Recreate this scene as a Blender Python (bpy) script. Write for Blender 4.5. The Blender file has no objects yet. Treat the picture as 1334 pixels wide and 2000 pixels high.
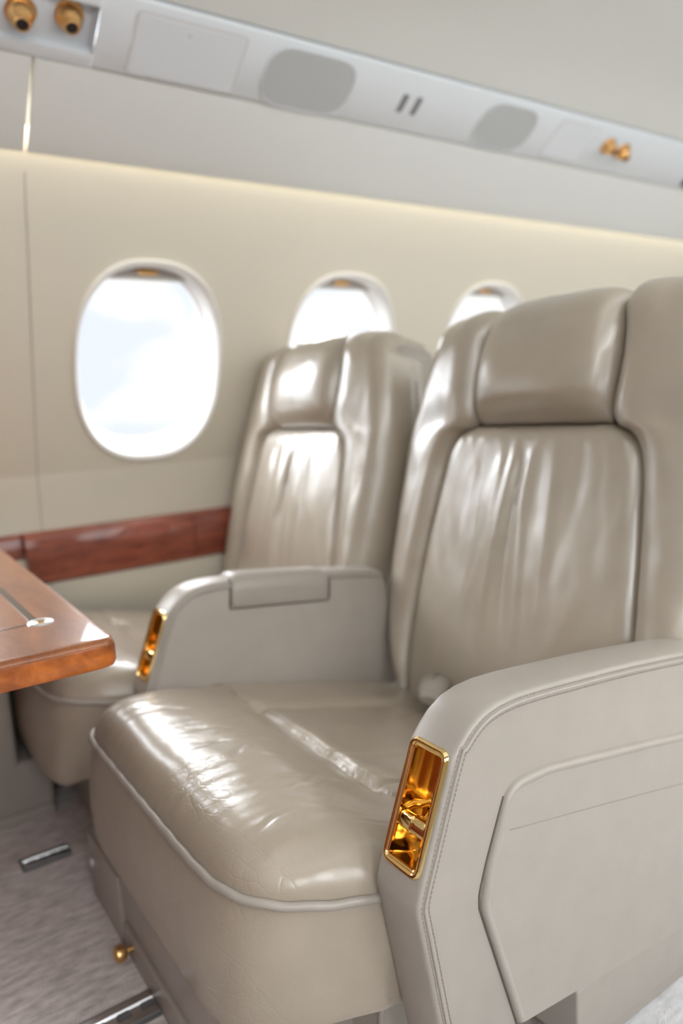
import bpy, bmesh, math, random
from mathutils import Matrix, Vector
from mathutils import noise as mnoise

# ------------------------------------------------------------------ basics
U = 0.72                       # metres per design unit: every length below is in design units
TILT = math.radians(6.5)       # the seats lean back on their pedestals
scene = bpy.context.scene
C = scene.collection
random.seed(4)

# ------------------------------------------------------------------ camera
cam_d = bpy.data.cameras.new('camera')
cam = bpy.data.objects.new('camera', cam_d)
C.objects.link(cam)
right = Vector((0.82372129, -0.5639484, -0.05869783))
down = Vector((-0.1274393, -0.0832714, -0.98834463))
fwd = Vector((0.55248752, 0.82160092, -0.14046162))
m = Matrix.Identity(4)
for r in range(3):
    m[r][0] = right[r]; m[r][1] = -down[r]; m[r][2] = -fwd[r]
m.translation = Vector((0, 0, 1.05)) * U
cam.matrix_world = m
cam_d.sensor_fit = 'VERTICAL'
cam_d.sensor_height = 36
cam_d.sensor_width = 24
cam_d.lens = 1430.65 / 2000 * 36
cam_d.clip_start = 0.02
cam_d.dof.use_dof = True
cam_d.dof.focus_distance = 0.96 * U
cam_d.dof.aperture_fstop = 2.6
scene.camera = cam

# ------------------------------------------------------------------ exposure
scene.view_settings.view_transform = 'Standard'
scene.view_settings.look = 'None'
scene.view_settings.gamma = 1
scene.view_settings.use_curve_mapping = False
scene.view_settings.exposure = -0.10
scene.cycles.use_denoising = True
scene.cycles.max_bounces = 8
scene.cycles.diffuse_bounces = 5
scene.cycles.glossy_bounces = 5
scene.cycles.transparent_max_bounces = 12
scene.cycles.caustics_reflective = False
scene.cycles.caustics_refractive = False
scene.cycles.sample_clamp_indirect = 6

SKY_HIGH = 13.0      # brightness of the upper sky relative to the hazy horizon
COVE_W = 8.5
SUN_SIDE = 3.5
CEIL_W = 3.0
UP_W = 27.0

# ------------------------------------------------------------------ world: pale hazy sky with clouds
world = bpy.data.worlds.new('world'); scene.world = world
world.use_nodes = True
nt = world.node_tree; nt.nodes.clear()
def N(t, kind, **kw):
    n = t.nodes.new(kind)
    for k, v in kw.items():
        if k.startswith('i_'):
            n.inputs[k[2:].replace('_', ' ')].default_value = v
        else:
            setattr(n, k, v)
    return n
def ramp(t, fac, stops):
    n = t.nodes.new('ShaderNodeValToRGB')
    el = n.color_ramp.elements
    while len(el) < len(stops): el.new(0.5)
    for e, (p, c) in zip(el, stops):
        e.position = p; e.color = (c, c, c, 1) if isinstance(c, (int, float)) else (*c, 1)
    t.links.new(fac, n.inputs[0])
    return n
def math_n(t, op, a, b=None, clamp=False):
    n = t.nodes.new('ShaderNodeMath'); n.operation = op; n.use_clamp = clamp
    for i, x in enumerate((a, b)):
        if x is None: continue
        if isinstance(x, (int, float)): n.inputs[i].default_value = x
        else: t.links.new(x, n.inputs[i])
    return n.outputs[0]
tc = N(nt, 'ShaderNodeTexCoord')
mp = N(nt, 'ShaderNodeMapping'); mp.inputs['Scale'].default_value = (1.0, 1.0, 2.2)
nt.links.new(tc.outputs['Generated'], mp.inputs[0])
nz = N(nt, 'ShaderNodeTexNoise', i_Scale=5.5, i_Detail=7.0, i_Roughness=0.5, i_Distortion=0.3)
nt.links.new(mp.outputs[0], nz.inputs['Vector'])
cl = ramp(nt, nz.outputs[0], [(0.42, (0.99, 1.07, 1.19)), (0.54, (1.25, 1.25, 1.25))])
sp = N(nt, 'ShaderNodeSeparateXYZ'); nt.links.new(tc.outputs['Generated'], sp.inputs[0])
st = ramp(nt, sp.outputs[2], [(0.0, 0.0), (0.195, 0.0), (0.33, 1.0)])
stn = math_n(nt, 'MULTIPLY_ADD', st.outputs[0], SKY_HIGH); nt.nodes[-1].inputs[2].default_value = 1.0
# the sun stands on the far side of the aircraft, so the haze there is much brighter
sunside = ramp(nt, math_n(nt, 'MULTIPLY', sp.outputs[1], -1.0), [(0.0, 0.0), (0.35, 1.0)])
stn = math_n(nt, 'ADD', stn, math_n(nt, 'MULTIPLY', sunside.outputs[0], SUN_SIDE))
bg = N(nt, 'ShaderNodeBackground')
nt.links.new(cl.outputs[0], bg.inputs[0]); nt.links.new(stn, bg.inputs[1])
wo = N(nt, 'ShaderNodeOutputWorld'); nt.links.new(bg.outputs[0], wo.inputs[0])

# ------------------------------------------------------------------ cove lamps of the cabin, and added unseen fill lights
def area(name, loc, sx, sy, watts, color, rot=(0, 0, 0), spread=180, portal=False):
    l = bpy.data.lights.new(name, 'AREA'); l.shape = 'RECTANGLE'
    l.size = sx * U; l.size_y = sy * U; l.energy = watts; l.color = color
    l.spread = math.radians(spread)
    o = bpy.data.objects.new(name, l); C.objects.link(o)
    o.location = Vector(loc) * U; o.rotation_euler = rot
    if portal: l.cycles.is_portal = True
    return o
WARM = (1.0, 0.91, 0.75)
XA, XB = -1.15, 5.6             # cabin ends; the unseen front one is pulled in to block light
CL = 0.8                       # centre line of the cabin
area('cove_light_left', (2.2, 2.178, 1.852), 6.6, 0.022, COVE_W, WARM)
area('cove_light_right', (2.2, 2 * CL - 2.178, 1.852), 6.6, 0.022, COVE_W, WARM)
area('ceiling_fill', (2.2, 0.55, 2.15), 6.0, 0.16, CEIL_W, (1.0, 0.985, 0.97))  # unseen fill light added under the ceiling
area('upwash_fill', (2.2, -0.17, 1.90), 6.5, 0.10, UP_W, (1.0, 1.0, 1.0), rot=(math.radians(112), 0, 0))  # unseen fill added to brighten the ceiling and upper panels

# ------------------------------------------------------------------ materials
MATS = {}
def new_mat(name):
    mt = bpy.data.materials.new(name); mt.use_nodes = True
    t = mt.node_tree; b = t.nodes['Principled BSDF']
    MATS[name] = mt
    return mt, t, b
def plain(name, col, rough=0.5, metal=0.0, spec=0.5, bump=None, coat=0.0):
    mt, t, b = new_mat(name)
    b.inputs['Base Color'].default_value = (*col, 1)
    b.inputs['Roughness'].default_value = rough
    b.inputs['Metallic'].default_value = metal
    b.inputs['Specular IOR Level'].default_value = spec
    b.inputs['Coat Weight'].default_value = coat
    b.inputs['Coat Roughness'].default_value = 0.04
    tcn = N(t, 'ShaderNodeTexCoord')
    nz_ = N(t, 'ShaderNodeTexNoise', i_Scale=(bump[0] if bump else 60.0), i_Detail=3.0)
    t.links.new(tcn.outputs['Object'], nz_.inputs['Vector'])
    rr = N(t, 'ShaderNodeMapRange'); rr.inputs['To Min'].default_value = max(0.0, rough - 0.03); rr.inputs['To Max'].default_value = rough + 0.03
    t.links.new(nz_.outputs[0], rr.inputs[0]); t.links.new(rr.outputs[0], b.inputs['Roughness'])
    if bump:
        bp = N(t, 'ShaderNodeBump'); bp.inputs['Strength'].default_value = bump[1]; bp.inputs['Distance'].default_value = 0.001
        t.links.new(nz_.outputs[0], bp.inputs['Height']); t.links.new(bp.outputs[0], b.inputs['Normal'])
    return mt

def leather(name, col, rough, crease, coat=0.0, coat_rough=0.2):
    mt, t, b = new_mat(name)
    tcn = N(t, 'ShaderNodeTexCoord')
    ob = tcn.outputs['Object']
    # distorted coordinates so the creases wander
    n1 = N(t, 'ShaderNodeTexNoise', i_Scale=4.5, i_Detail=2.0)
    t.links.new(ob, n1.inputs['Vector'])
    vm = N(t, 'ShaderNodeVectorMath', operation='MULTIPLY_ADD')
    t.links.new(n1.outputs['Color'], vm.inputs[0]); vm.inputs[1].default_value = (0.13, 0.13, 0.13)
    t.links.new(ob, vm.inputs[2])
    v1 = N(t, 'ShaderNodeTexVoronoi', feature='DISTANCE_TO_EDGE', i_Scale=17.0)
    v2 = N(t, 'ShaderNodeTexVoronoi', feature='DISTANCE_TO_EDGE', i_Scale=75.0)
    t.links.new(vm.outputs[0], v1.inputs['Vector']); t.links.new(vm.outputs[0], v2.inputs['Vector'])
    r1 = ramp(t, v1.outputs['Distance'], [(0.0, 0.0), (0.035, 1.0)])
    r2 = ramp(t, v2.outputs['Distance'], [(0.0, 0.0), (0.08, 1.0)])
    mk_ = N(t, 'ShaderNodeTexNoise', i_Scale=8.0, i_Detail=2.0)
    t.links.new(ob, mk_.inputs['Vector'])
    msk = ramp(t, mk_.outputs[0], [(0.42, 0.0), (0.6, 1.0)])
    gr = N(t, 'ShaderNodeTexVoronoi', feature='F1', i_Scale=620.0)
    t.links.new(ob, gr.inputs['Vector'])
    wv = N(t, 'ShaderNodeTexNoise', i_Scale=26.0, i_Detail=4.0, i_Roughness=0.55)
    t.links.new(ob, wv.inputs['Vector'])
    i1 = math_n(t, 'SUBTRACT', 1.0, r1.outputs[0]); i2 = math_n(t, 'SUBTRACT', 1.0, r2.outputs[0])
    c1 = math_n(t, 'MULTIPLY', i1, math_n(t, 'MULTIPLY', msk.outputs[0], -0.22 * crease))
    c2 = math_n(t, 'MULTIPLY', i2, math_n(t, 'MULTIPLY', msk.outputs[0], -0.20 * crease))
    h = math_n(t, 'ADD', c1, c2)
    h = math_n(t, 'ADD', h, math_n(t, 'MULTIPLY', gr.outputs['Distance'], 0.05))
    h = math_n(t, 'ADD', h, math_n(t, 'MULTIPLY', wv.outputs[0], 0.42 * crease + 0.1))
    bp = N(t, 'ShaderNodeBump'); bp.inputs['Strength'].default_value = 0.55; bp.inputs['Distance'].default_value = 0.0012
    t.links.new(h, bp.inputs['Height']); t.links.new(bp.outputs[0], b.inputs['Normal'])
    ct = ramp(t, wv.outputs[0], [(0.3, tuple(c * 0.965 for c in col)), (0.7, tuple(min(1, c * 1.03) for c in col))])
    t.links.new(ct.outputs[0], b.inputs['Base Color'])
    b.inputs['Roughness'].default_value = rough
    b.inputs['Specular IOR Level'].default_value = 0.55
    b.inputs['Coat IOR'].default_value = 1.5 if coat < 0.9 else 1.8
    b.inputs['Coat Weight'].default_value = coat; b.inputs['Coat Roughness'].default_value = coat_rough
    t.links.new(bp.outputs[0], b.inputs['Coat Normal'])
    return mt

def wood(name, c_dark, c_light, grain, rough=0.12, swirl=2.0, mixscale=6.0):
    mt, t, b = new_mat(name)
    tcn = N(t, 'ShaderNodeTexCoord')
    mpn = N(t, 'ShaderNodeMapping'); mpn.inputs['Scale'].default_value = grain
    t.links.new(tcn.outputs['Object'], mpn.inputs[0])
    n1 = N(t, 'ShaderNodeTexNoise', i_Scale=mixscale, i_Detail=7.0, i_Roughness=0.6, i_Distortion=swirl)
    t.links.new(mpn.outputs[0], n1.inputs['Vector'])
    n2 = N(t, 'ShaderNodeTexNoise', i_Scale=mixscale * 7, i_Detail=5.0, i_Roughness=0.7)
    t.links.new(mpn.outputs[0], n2.inputs['Vector'])
    f = math_n(t, 'ADD', math_n(t, 'MULTIPLY', n1.outputs[0], 0.75), math_n(t, 'MULTIPLY', n2.outputs[0], 0.25))
    mid = tuple((a + c) / 2 for a, c in zip(c_dark, c_light))
    cr = ramp(t, f, [(0.34, c_dark), (0.5, mid), (0.64, c_light)])
    t.links.new(cr.outputs[0], b.inputs['Base Color'])
    b.inputs['Roughness'].default_value = rough + 0.25
    b.inputs['Coat Weight'].default_value = 0.7
    b.inputs['Coat Roughness'].default_value = rough * 0.25
    b.inputs['Coat IOR'].default_value = 1.5
    b.inputs['Specular IOR Level'].default_value = 0.2
    return mt

def carpet():
    mt, t, b = new_mat('carpet')
    tcn = N(t, 'ShaderNodeTexCoord'); sx = N(t, 'ShaderNodeSeparateXYZ')
    t.links.new(tcn.outputs['Object'], sx.inputs[0])
    mpn = N(t, 'ShaderNodeMapping'); mpn.inputs['Scale'].default_value = (1.0, 3.2, 1.0)
    t.links.new(tcn.outputs['Object'], mpn.inputs[0])
    n1 = N(t, 'ShaderNodeTexNoise', i_Scale=28.0, i_Detail=6.0, i_Roughness=0.7)
    t.links.new(mpn.outputs[0], n1.inputs['Vector'])
    a = ramp(t, n1.outputs[0], [(0.35, (0.44, 0.385, 0.35)), (0.65, (0.80, 0.73, 0.68))])
    g = ramp(t, n1.outputs[0], [(0.35, (0.50, 0.50, 0.50)), (0.65, (0.72, 0.72, 0.72))])
    edge = math_n(t, 'LESS_THAN', sx.outputs[1], 0.75 * U)
    mx = N(t, 'ShaderNodeMix', data_type='RGBA')
    t.links.new(edge, mx.inputs[0]); t.links.new(a.outputs[0], mx.inputs[6]); t.links.new(g.outputs[0], mx.inputs[7])
    t.links.new(mx.outputs[2], b.inputs['Base Color'])
    b.inputs['Roughness'].default_value = 0.95
    b.inputs['Sheen Weight'].default_value = 0.3
    n3 = N(t, 'ShaderNodeTexNoise', i_Scale=350.0, i_Detail=3.0)
    t.links.new(tcn.outputs['Object'], n3.inputs['Vector'])
    bp = N(t, 'ShaderNodeBump'); bp.inputs['Strength'].default_value = 1.0; bp.inputs['Distance'].default_value = 0.003
    t.links.new(n3.outputs[0], bp.inputs['Height']); t.links.new(bp.outputs[0], b.inputs['Normal'])
    return mt

LEATHER_COL = (0.345, 0.288, 0.225)
LEA = leather('soft_leather', (0.335, 0.282, 0.22), 0.30, 1.35, 0.2)
LEB = leather('firm_leather', (0.325, 0.291, 0.252), 0.40, 0.10)
LEC = leather('back_leather_lit', (0.355, 0.305, 0.24), 0.33, 0.30, 1.0, 0.27)  # same leather, stronger light on the backs put into a lighter colour
GAP_SHADE = plain('painted_gap_shade', (0.10, 0.08, 0.065), 0.9)  # dark colour that stands in for contact shade on the armrests
STITCH = plain('stitch_thread', (0.26, 0.225, 0.19), 0.8)
GOLD = plain('polished_gold', (0.87, 0.63, 0.28), 0.09, 1.0)
GOLDB = plain('brushed_gold', (0.74, 0.44, 0.18), 0.30, 1.0)
BLACK = plain('black_rubber', (0.006, 0.006, 0.008), 0.5)
WALLM = plain('wall_fabric', (0.585, 0.55, 0.46), 0.75, bump=(260.0, 0.25))
UPPER = plain('upper_panel', (0.59, 0.605, 0.59), 0.62, bump=(300.0, 0.15))
CEILM = plain('ceiling_panel', (0.55, 0.56, 0.535), 0.65, bump=(300.0, 0.15))
STRIP = plain('service_strip_plastic', (0.57, 0.60, 0.63), 0.38)
GRILLE = plain('speaker_mesh', (0.38, 0.395, 0.40), 0.7)
TRIMW = plain('window_trim', (0.70, 0.69, 0.665), 0.3)
SHADE = plain('window_shade', (0.40, 0.38, 0.36), 0.5)
SLOT = plain('dark_slot', (0.13, 0.13, 0.13), 0.6)
GROOVE = plain('panel_joint', (0.33, 0.30, 0.26), 0.7)
MAHOG = wood('mahogany', (0.10, 0.018, 0.010), (0.33, 0.085, 0.045), (1.2, 1.0, 7.0), 0.14, 1.2, 5.0)
BURL = wood('burl_walnut', (0.14, 0.028, 0.006), (0.50, 0.14, 0.022), (1.4, 1.4, 1.4), 0.10, 1.6, 9.0)
TABTOP = wood('table_veneer', (0.17, 0.05, 0.016), (0.34, 0.12, 0.038), (4.0, 0.9, 1.0), 0.10, 0.8, 6.0)
INLAY = plain('dark_inlay', (0.055, 0.032, 0.020), 0.2, coat=0.6)
STEEL = plain('rail_metal', (0.72, 0.73, 0.74), 0.38, 1.0)
CARPET = carpet()
def glass():
    mt, t, b = new_mat('window_glass')
    t.nodes.remove(b)
    tr = N(t, 'ShaderNodeBsdfTransparent'); gl = N(t, 'ShaderNodeBsdfGlossy'); gl.inputs['Roughness'].default_value = 0.02
    lw = N(t, 'ShaderNodeLayerWeight'); lw.inputs['Blend'].default_value = 0.5
    fac = math_n(t, 'MULTIPLY_ADD', math_n(t, 'POWER', lw.outputs['Facing'], 5.0), 0.35); t.nodes[-1].inputs[2].default_value = 0.03
    mx = N(t, 'ShaderNodeMixShader')
    t.links.new(fac, mx.inputs[0]); t.links.new(tr.outputs[0], mx.inputs[1]); t.links.new(gl.outputs[0], mx.inputs[2])
    t.links.new(mx.outputs[0], t.nodes['Material Output'].inputs[0])
    return mt
GLASS = glass()

# ------------------------------------------------------------------ mesh helpers
class MB:
    """collects vertices and faces (design units) for ONE mesh object"""
    def __init__(s): s.v = []; s.f = []; s.flat = set()
    def add(s, vs, fs, flat=False):
        o = len(s.v); s.v += [tuple(p) for p in vs]
        if flat: s.flat.update(range(len(s.f), len(s.f) + len(fs)))
        s.f += [tuple(i + o for i in f) for f in fs]
    def grid(s, rows, close_u=False, close_v=False, flip=False):
        R, K = len(rows), len(rows[0]); fs = []
        for i in range(R if close_u else R - 1):
            for j in range(K if close_v else K - 1):
                a = i * K + j; b = i * K + (j + 1) % K
                c = ((i + 1) % R) * K + (j + 1) % K; d = ((i + 1) % R) * K + j
                fs.append((a, d, c, b) if flip else (a, b, c, d))
        s.add([p for r in rows for p in r], fs)
    def tube(s, pts, r, k=8, closed=False, caps=True):
        P = [Vector(p) for p in pts]; rows = []; n = len(P)
        prev = None
        for i, p in enumerate(P):
            if closed: d = P[(i + 1) % n] - P[i - 1]
            else: d = P[min(i + 1, n - 1)] - P[max(i - 1, 0)]
            d.normalize()
            if prev is None:
                a = Vector((0, 0, 1)) if abs(d.z) < 0.9 else Vector((1, 0, 0))
                x = d.cross(a).normalized()
            else:
                x = (prev - d * prev.dot(d)).normalized()
            prev = x; y = d.cross(x)
            rr = r(i / (n - 1)) if callable(r) else r
            rows.append([p + (x * math.cos(2 * math.pi * j / k) + y * math.sin(2 * math.pi * j / k)) * rr for j in range(k)])
        s.grid(rows, close_u=closed, close_v=True)
        if not closed and caps:
            o = len(s.v) - n * k
            s.f.append(tuple(o + j for j in range(k))[::-1])
            s.f.append(tuple(o + (n - 1) * k + j for j in range(k)))
    def box(s, lo, hi, bev=0.0, seg=3):
        bm = bmesh.new()
        bmesh.ops.create_cube(bm, size=1)
        for v in bm.verts:
            v.co = Vector([(lo[i] + hi[i]) / 2 + v.co[i] * (hi[i] - lo[i]) for i in range(3)])
        if bev: bmesh.ops.bevel(bm, geom=list(bm.edges), offset=bev, segments=seg, profile=0.5, affect='EDGES')
        s.add([tuple(v.co) for v in bm.verts], [tuple(v.index for v in f.verts) for f in (bm.verts.index_update() or bm.faces)])
        bm.free()
    def lathe(s, prof, origin, axis, k=28):
        """prof: list of (radius, distance along axis)"""
        ax = Vector(axis).normalized(); a = Vector((0, 0, 1)) if abs(ax.z) < 0.9 else Vector((1, 0, 0))
        x = ax.cross(a).normalized(); y = ax.cross(x); O = Vector(origin)
        rows = [[O + ax * h + (x * math.cos(2 * math.pi * j / k) + y * math.sin(2 * math.pi * j / k)) * max(r, 1e-5) for j in range(k)] for r, h in prof]
        s.grid(rows, close_v=True)
    def build(s, name, mat, parent=None, smooth=True, fix=True):
        me = bpy.data.meshes.new(name)
        me.from_pydata([tuple(c * U for c in p) for p in s.v], [], s.f)
        if fix:
            bm = bmesh.new(); bm.from_mesh(me)
            bmesh.ops.remove_doubles(bm, verts=bm.verts, dist=1e-5)
            bmesh.ops.recalc_face_normals(bm, faces=bm.faces); bm.to_mesh(me); bm.free()
        if smooth:
            me.polygons.foreach_set('use_smooth', [True] * len(me.polygons))
            me.set_sharp_from_angle(angle=math.radians(42))
        me.materials.append(mat); me.update()
        o = bpy.data.objects.new(name, me); C.objects.link(o)
        if parent: o.parent = parent
        return o
def thing(name, label, cat, loc=(0, 0, 0), rot=(0, 0, 0), group=None):
    o = bpy.data.objects.new(name, None); C.objects.link(o)
    o.location = Vector(loc) * U; o.rotation_euler = rot; o.empty_display_size = 0.05
    o['label'] = label; o['category'] = cat
    if group: o['group'] = group
    return o
def tag(o, label, cat, group=None):
    o['label'] = label; o['category'] = cat
    if group: o['group'] = group
    return o
def struct(o):
    o['kind'] = 'structure'; return o
def lerp(a, b, t): return a + (b - a) * t
def sstep(a, b, x):
    t = max(0.0, min(1.0, (x - a) / (b - a))); return t * t * (3 - 2 * t)
def resample(pts, n, closed=False):
    P = [Vector(p) for p in pts]
    if closed: P.append(P[0])
    L = [0.0]
    for a, b in zip(P, P[1:]): L.append(L[-1] + (b - a).length)
    out = []; j = 0
    for i in range(n):
        t = L[-1] * i / (n if closed else n - 1)
        while j < len(P) - 2 and L[j + 1] < t: j += 1
        f = (t - L[j]) / max(1e-9, L[j + 1] - L[j])
        out.append(P[j].lerp(P[j + 1], min(1, max(0, f))))
    return out
def smooth_curve(pts, n, closed=False, it=None):
    """Catmull-Rom through points, resampled evenly"""
    P = [Vector(p) for p in pts]; D = []; m_ = len(P)
    rng = range(m_ if closed else m_ - 1)
    for i in rng:
        if closed: p0, p1, p2, p3 = P[i - 1], P[i], P[(i + 1) % m_], P[(i + 2) % m_]
        else: p0, p1, p2, p3 = P[max(i - 1, 0)], P[i], P[i + 1], P[min(i + 2, m_ - 1)]
        for k in range(10):
            t = k / 10
            D.append(0.5 * ((2 * p1) + (p2 - p0) * t + (2 * p0 - 5 * p1 + 4 * p2 - p3) * t * t + (3 * p1 - p0 - 3 * p2 + p3) * t ** 3))
    if not closed: D.append(P[-1])
    return resample(D, n, closed)
def round_poly(pts, radii, seg=6):
    """rounded 2D polygon"""
    out = []; n = len(pts)
    for i in range(n):
        p = Vector(pts[i]); a = Vector(pts[i - 1]) - p; b = Vector(pts[(i + 1) % n]) - p
        r = radii[i] if isinstance(radii, (list, tuple)) else radii
        if r <= 0: out.append(p); continue
        la, lb = a.length, b.length; a.normalize(); b.normalize()
        ang = math.acos(max(-1, min(1, a.dot(b))))
        d = min(r / math.tan(ang / 2), la * 0.48, lb * 0.48)
        q0, q1 = p + a * d, p + b * d
        for k in range(seg + 1):
            t = k / seg
            out.append((1 - t) ** 2 * q0 + 2 * t * (1 - t) * p + t * t * q1)
    return out
def inset(poly, d):
    """inset a closed 2D polygon (CCW or CW) by moving along averaged normals"""
    n = len(poly)
    area_ = sum(poly[i - 1].x * poly[i].y - poly[i].x * poly[i - 1].y for i in range(n))
    sg = 1 if area_ > 0 else -1
    out = []
    for i in range(n):
        e1 = (poly[i] - poly[i - 1]); e2 = (poly[(i + 1) % n] - poly[i])
        t = Vector((0, 0))
        if e1.length > 1e-9: t += e1.normalized()
        if e2.length > 1e-9: t += e2.normalized()
        if t.length < 1e-9: out.append(poly[i].copy()); continue
        t.normalize()
        out.append(poly[i] + Vector((-t.y, t.x)) * d * sg)
    return out
def nz3(x, y, z): return mnoise.noise(Vector((x, y, z)))

# ================================================================== THE CABIN SHELL
# wall profile in (y, z), bottom to top; the window zone is the straight run A -> B
WA = Vector((2.2252, 1.7434)); WE = (Vector((2.5047, 0.9258)) - WA).normalized(); WL = 0.9004
WN = Vector((-WE.y, WE.x)); WN = WN if WN.x > 0 else -WN        # outwards
LOWER = [(2.54, 0.0), (2.54, 0.34), (2.505, 0.44), (2.494, 0.52), (2.505, 0.60), (2.5409, 0.6774), (2.5223, 0.8119), tuple(WA + WE * WL)]
UPPERP = [tuple(WA), tuple(WA - WE * 0.07), tuple(WA - WE * 0.13)]
WX = [0.8870 + 0.7607 * k for k in range(-2, 6)]
WS, WHX, WHS = 0.5434, 0.2551, 0.3359                             # oval centre and half sizes on the wall
def ypos(y, side): return y if side > 0 else 2 * CL - y
def oval(th, hx, hs, e=2.45):
    c, s = math.cos(th), math.sin(th)
    return hx * math.copysign(abs(c) ** (2 / e), c), hs * math.copysign(abs(s) ** (2 / e), s)
def wallpt(x, s, d, side):
    p = WA + WE * s + WN * d
    return (x, ypos(p.x, side), p.y)
def build_wall(side, name):
    mb = MB()
    # below and above the windows
    cols = 40
    xs = [lerp(XA, XB, i / cols) for i in range(cols + 1)]
    for prof in (LOWER, UPPERP):
        mb.grid([[(x, ypos(y, side), z) for y, z in prof] for x in xs])
    hw = 0.38036
    for xc in WX:
        K = 64; rows = []
        outer = []
        for j in range(K):
            th = 2 * math.pi * (j + 0.5) / K
            c, s = math.cos(th), math.sin(th)
            t = min(hw / max(1e-6, abs(c)), (WL - WS if s > 0 else WS) / max(1e-6, abs(s)))
            outer.append((c * t, max(-WS, min(WL - WS, s * t))))
        # snap the rectangle's corners
        for cx, cy in ((hw, WL - WS), (-hw, WL - WS), (-hw, -WS), (hw, -WS)):
            j = min(range(K), key=lambda q: (outer[q][0] - cx) ** 2 + (outer[q][1] - cy) ** 2); outer[j] = (cx, cy)
        for r in range(5):
            t = r / 4; row = []
            for j in range(K):
                th = 2 * math.pi * (j + 0.5) / K
                ix, iy = oval(th, WHX * 0.97, WHS * 0.97)
                row.append(wallpt(xc + lerp(ix, outer[j][0], t), WS + lerp(iy, outer[j][1], t), 0, side))
            rows.append(row)
        mb.grid(rows, close_v=True)
    # plain wall beyond the first and last window
    for x0, x1 in ((XA, WX[0] - hw), (WX[-1] + hw, XB)):
        mb.grid([[wallpt(x, WL * k / 6, 0, side) for k in range(7)] for x in (x0, x1)])
    return struct(mb.build(name, WALLM))
build_wall(1, 'wall_left'); build_wall(-1, 'wall_right')

def build_window(k, xc, side):
    fr = MB(); K = 72
    prof = [(1.0, 0.004), (0.998, -0.008), (0.982, -0.013), (0.955, -0.010), (0.93, 0.0), (0.915, 0.02), (0.90, 0.05), (0.885, 0.075), (0.86, 0.082), (0.86, 0.10)]
    rows = []
    for sc, d in prof:
        rows.append([wallpt(xc + oval(2 * math.pi * j / K, WHX * sc, 1)[0] + 0.0, WS + oval(2 * math.pi * j / K, 1, WHS * sc)[1], d, side) for j in range(K)])
    fr.grid(rows, close_v=True)
    f = struct(fr.build('window_%d' % k, TRIMW))
    pn = MB()
    for d in (0.093, 0.097):
        rows = [[wallpt(xc + oval(2 * math.pi * j / K, WHX * sc, 1)[0], WS + oval(2 * math.pi * j / K, 1, WHS * sc)[1], d, side) for j in range(K)] for sc in (0.87, 0.4, 0.001)]
        pn.grid(rows, close_v=True)
    pn.build('pane', GLASS, f)
    if side > 0:
        sh = MB()                                                  # pulled down a little at the top of the opening
        s_edge = 0.282; rows = []
        for dd in (0.058, 0.068):
            row0 = []; row1 = []
            for j in range(21):
                x = lerp(-0.21, 0.21, j / 20)
                e = 2.45; top = WHS * 0.90 * (1 - min(0.999, abs(x) / (WHX * 0.90)) ** e) ** (1 / e)
                row0.append(wallpt(xc + x, min(WS - top, s_edge - 0.004), dd, side)); row1.append(wallpt(xc + x, s_edge, dd, side))
            rows.append((row0, row1))
        sh.grid([rows[0][0], rows[0][1], rows[1][1], rows[1][0]], close_u=True)
        s_ = sh.build('window_shade', SHADE, f)
        lip = MB(); lip.tube([wallpt(xc + lerp(-0.17, 0.17, j / 8), s_edge - 0.003, 0.056, side) for j in range(9)], 0.004)
        lip.build('shade_lip', TRIMW, s_)
        hd = MB()
        hd.tube([wallpt(xc + lerp(-0.036, 0.036, j / 8), s_edge - 0.028, 0.05, side) for j in range(9)], lambda t: 0.010 * (1 - 0.5 * abs(2 * t - 1) ** 3))
        hd.build('shade_handle', GOLDB, s_)
    # the sky behind the pane is sampled through the opening
    c = Vector(wallpt(xc, WS, 0.16, side))
    nrm = Vector((0, WN.x * side, WN.y))
    o = area('daylight_portal', c, 0.44, 0.60, 1.0, (1, 1, 1), portal=True)
    o.rotation_euler = nrm.to_track_quat('Z', 'Y').to_euler()      # shines along -Z = into the cabin
    return f
for k, xc in enumerate(WX):
    build_window(k + 1, xc, 1)
for k, xc in enumerate(WX):
    build_window(k + 9, xc, -1)

# floor, ceiling, end walls
mb = MB(); mb.box((XA, 2 * CL - 2.56, -0.04), (XB, 2.56, 0.0)); struct(mb.build('floor', CARPET, smooth=False))
CEILP = [(1.8651, 2.0871), (1.8382, 2.0705), (1.7595, 2.114), (1.656, 2.1523), (1.49, 2.19), (1.27, 2.216), (1.0, 2.229), (0.8, 2.232)]
prof = CEILP + [(2 * CL - y, z) for y, z in CEILP[-2::-1]]
mb = MB(); mb.grid([[(x, y, z) for y, z in prof] for x in [lerp(XA, XB, i / 20) for i in range(21)]])
struct(mb.build('ceiling', CEILM))
full = [(2.54, 0.0), (2.54, 0.34), (2.47, 0.52), (2.5223, 0.8119), (2.2252, 1.7434), (2.2149, 1.878), (2.0182, 1.9815), (1.8423, 2.0695), (1.49, 2.2), (0.8, 2.24)]
poly = full + [(2 * CL - y, z) for y, z in full[-2::-1]]
for nm, x in (('wall_front', XA), ('wall_back', XB)):
    mb = MB(); n = len(poly)
    mb.add([(x, y, z) for y, z in poly] + [(x + (0.04 if x > 0 else -0.04), y, z) for y, z in poly],
           [tuple(range(n)), tuple(range(2 * n - 1, n - 1, -1))] + [(i, (i + 1) % n, n + (i + 1) % n, n + i) for i in range(n)])
    struct(mb.build(nm, UPPER, smooth=False))

mb = MB(); mb.box((XA + 0.001, 2 * CL - 2.48, 0.0), (XA + 0.02, 2.48, 0.98), 0.004); struct(mb.build('trim_9', MAHOG))  # dark unseen facing added to keep bounced light off the seat fronts
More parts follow.
